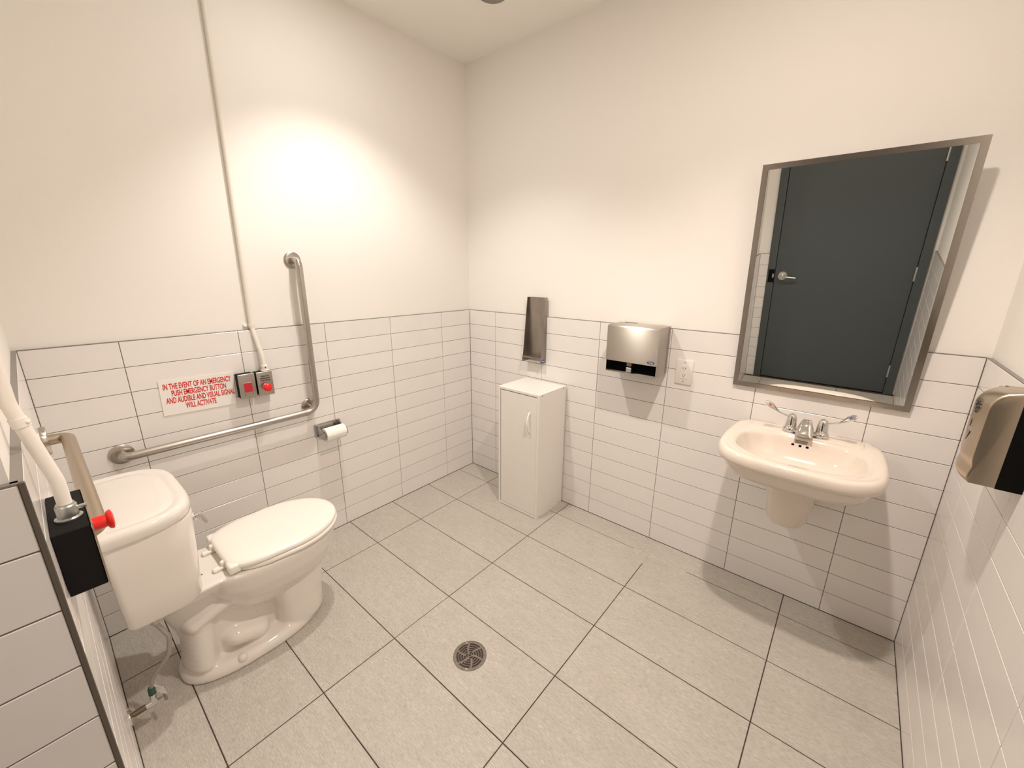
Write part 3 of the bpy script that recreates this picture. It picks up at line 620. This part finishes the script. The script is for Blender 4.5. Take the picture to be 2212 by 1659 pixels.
# raised deck around the tap
bm = bmesh.new(); loft(bm, [ell(.8415, .200, -.012, -.112, 64, 7, 7), ell(.8450, .196, -.015, -.109, 64, 7, 7), ell(.8462, .188, -.021, -.103, 64, 7, 7)]); obj('tap_ledge', bm, M['sinkp'], sk, smooth=60)
for dx in (-.0255, 0, .0245): obj('overflow_hole', bmf(lathe, (2.082+dx, -.1305, .8085), (0, -1, .28), [(.0055, 0), (.0055, .0025)], 20), M['dark'], sk)
text('maker_mark', 'American\nStandard', .0095, (2.082, -.1290, .8262), (1, 0, 0), (0, .3, .95), M['blk'], sk, sx=1.2, depth=.0006, shear=.3, sp=.8)
obj('drain', bmf(lathe, (SX, -.2735, .7215), (0, 0, 1), [(.021, 0), (.021, .0015), (.016, .0022), (.015, -.001)], 28), M['chrome'], sk, smooth=40)
# tap
fz = .8466; FY = -.078; FX = 2.0865
fa = thing('faucet', 'chrome sink faucet with two long wrist-blade handles', 'faucet', (FX, FY, fz))
bm = bmesh.new(); loft(bm, [[Vector((FX+(.080-i)*math.copysign(abs(math.cos(a))**.55, math.cos(a)), FY+(.028-i)*math.copysign(abs(math.sin(a))**.8, math.sin(a)), fz+z)) for a in [2*PI*k/64 for k in range(64)]] for z, i in ((0, 0), (.008, .001), (.013, .004), (.0145, .010))])
obj('base_plate', bm, M['chrome'], fa, smooth=50)
bm = bmesh.new(); loft(bm, [[Vector((FX+x*w, FY+.015-t, fz+zt+(zb_-zt)*zz)) for x, zz in ((-1, 1), (-.90, .45), (-.66, .10), (-.45, .0), (.45, 0), (.66, .10), (.90, .45), (1, 1))] for t, w, zt, zb_ in ((-.004, .020, .030, .004), (.006, .024, .058, .004), (.018, .026, .068, .004), (.035, .028, .070, .004), (.048, .030, .066, .004), (.062, .031, .045, .006), (.078, .031, .020, .008), (.086, .031, .012, .009))])
bmesh.ops.recalc_face_normals(bm, faces=bm.faces); obj('spout', bm, M['chrome'], fa, smooth=60)
for s, dot in ((-1, 'rdot'), (1, 'bdot')):
    hx = FX+s*.0535
    bm = bmf(lathe, (hx, FY, fz+.008), (0, 0, 1), [(.027, 0), (.0275, .006), (.0235, .014), (.0205, .016), (.0205, .018), (.0215, .019), (.0195, .040), (.0165, .058), (.011, .068), (.004, .0715), (0, .072)], 36)
    hb_ = obj('handle', bm, M['chrome'], fa, smooth=50); hb_['label'] = ('hot water handle on the left', 'cold water handle on the right')[s > 0]
    # blade: thin stem rising outwards and widening to a paddle
    st = Vector((hx+s*.010, FY-.003, fz+.066)); en = Vector((hx+s*.100, FY-.052, fz+.118)) if s < 0 else Vector((hx+s*.098, FY-.040, fz+.118))
    if s > 0: st = Vector((hx+.012, FY-.003, fz+.064))
    dr_ = (en-st); prof = ((0, .0045, .0045, 0), (.18, .0040, .0035, -.004), (.38, .0048, .003, -.006), (.52, .0085, .0025, -.002), (.68, .0145, .0022, .003), (.86, .0165, .002, .004), (.97, .0130, .002, .003), (1.0, .0060, .0015, .003))
    side = dr_.cross(Vector((0, 0, 1))).normalized(); upv = side.cross(dr_).normalized(); rg = []
    tiltv = (side*.75+upv*.66).normalized() if s < 0 else (side*.75-upv*.66).normalized(); thk = dr_.normalized().cross(tiltv)
    for t, w, th, lift in prof: rg.append([st+dr_*t+upv*lift+tiltv*w*math.cos(2*PI*k/16)+thk*th*math.sin(2*PI*k/16) for k in range(16)])
    bm = bmesh.new(); loft(bm, rg); obj('blade', bm, M['chrome'], hb_, smooth=60)
    cen = st+dr_*.82+upv*.0035; sgn = 1 if thk.dot(Vector((2.17, -2.09, 1.5))-cen) > 0 else -1
    obj('temperature_dot', bmf(lathe, cen+thk*sgn*.0014, thk*sgn, [(.0062, 0), (.0062, .0013), (.005, .0016)], 20), M[dot], hb_)

# ------------------------------------------------------------------ hand dryer on the right wall
hdry = thing('hand_dryer', 'brushed nickel hand dryer with black back on the right wall', 'hand dryer', (W, -.56, 1.12))
YN, YF = -.690, -.460
def side_poly(x, z0, dz, ya, yb, n=10):
    ue = (yb-YN)/(YF-YN); us = [ue*i/n for i in range(n+1)]; top = [(x, ya if not u else YN+(YF-YN)*u, 1.246-.030*u**1.4+dz) for u in us]
    return [(x, ya, z0)]+top+[(x, yb, z0)]
bm = bmesh.new(); prism(bm, side_poly(W-.043, 1.0095, -.008, YN-.001, -.52), (.0425, 0, 0)); obj('back_housing', bm, M['black'], hdry)
def dep(u): return .0935+.0085*math.sin(min(u/.25, 1)*PI/2) if u < .25 else .102-(u-.25)**2*.105   # depth along the front, u 0..1
NY, NZ = 30, 36; ZB, ZT = 1.0105, 1.246
bm = bmesh.new(); grid = []
ZC = 1.13
def cover_pt(u, v, ins=0., dy=0.):
    zt = ZT-.030*u**1.4-ins; z = ZB+(zt-ZB)*v; y = YN+.009+(YF-YN-.009)*u-dy
    top = max(0, (z-(zt-.050))/.050); q_ = math.sqrt(max(0, 1-top**2.3))
    bot = max(0, 1-(z-ZB)/.016); notch = -.0035*math.exp(-((z-1.052)/.013)**2)
    return Vector((W-(.043+(dep(u)-.043-ins*.3)*q_-bot**2*.006+notch*(1-.5*u)), y, z))
for j in range(NZ+1):
    row = [bm.verts.new(cover_pt(0, j/NZ, .009*(1-math.sin(t)), .009*(1-(1-math.cos(t)))) ) for t in [PI/2*k/5 for k in range(5)]]
    row += [bm.verts.new(cover_pt(i/NY, j/NZ)) for i in range(NY+1)]
    grid.append(row)
NX = NY+5
for j in range(NZ):
    for i in range(NX): bm.faces.new((grid[j][i], grid[j+1][i], grid[j+1][i+1], grid[j][i+1]))
bk = [[bm.verts.new((W-.0425, grid[jj][i].co.y, grid[jj][i].co.z)) for i in range(NX+1)] for jj in (0, NZ)]
for i in range(NX):
    bm.faces.new((grid[0][i], grid[0][i+1], bk[0][i+1], bk[0][i]))
    bm.faces.new((grid[NZ][i], bk[1][i], bk[1][i+1], grid[NZ][i+1]))
for i, rev in ((0, 0), (NX, 1)):
    col_ = [grid[j][i] for j in range(NZ+1)]; f = bm.faces.new(([bk[0][i]]+col_+[bk[1][i]])[::-1 if rev else 1])
bmesh.ops.recalc_face_normals(bm, faces=bm.faces)
cov = obj('cover', bm, M['gold'], hdry, smooth=38)
# top: metal return over the black back housing
bm = bmesh.new(); prism(bm, side_poly(W-.044, 1.228, -.0015, YN-.0015, -.515), (.0435, 0, 0)); obj('top_return', bm, M['gold'], hdry)
def on_cover(u, z, off=.0006):
    return Vector((W-dep(u)-off, YN+(YF-YN)*u, z))
bm = bmesh.new(); cu_, cz_ = .23, 1.193
def dec(cu, cz, du, dz): return on_cover(cu+du/(YF-YN), cz+dz)
for r0_, r1_, aa, ab in ((.0165, .0185, .4, 5.2),):
    n = 22
    for k in range(n):
        a, b = aa+(ab-aa)*k/n, aa+(ab-aa)*(k+1)/n
        prism(bm, [dec(cu_, cz_, r*math.cos(t), r*math.sin(t)) for r, t in ((r0_, a), (r1_, a), (r1_, b), (r0_, b))], (-.0003, 0, 0))
for k in range(7):
    a = 2*PI*k/7; c, s_ = math.cos(a), math.sin(a); pts = ((.004, -.002), (.0135, -.0035), (.015, .002), (.005, .002))
    prism(bm, [dec(cu_, cz_, p*c-q*s_, p*s_+q*c) for p, q in pts], (-.0003, 0, 0))
obj('round_emblem', bm, M['blk'], cov)
bm = bmesh.new(); prism(bm, [dec(.25, 1.118, *p) for p in ((-.013, .008), (.013, .008), (.002, -.017))], (-.0003, 0, 0)); prism(bm, [dec(.27, 1.137, *p) for p in ((-.004, .0), (.004, .0), (.004, .018), (-.004, .018))], (-.0003, 0, 0))
obj('hand_symbol', bm, M['trim'], cov)
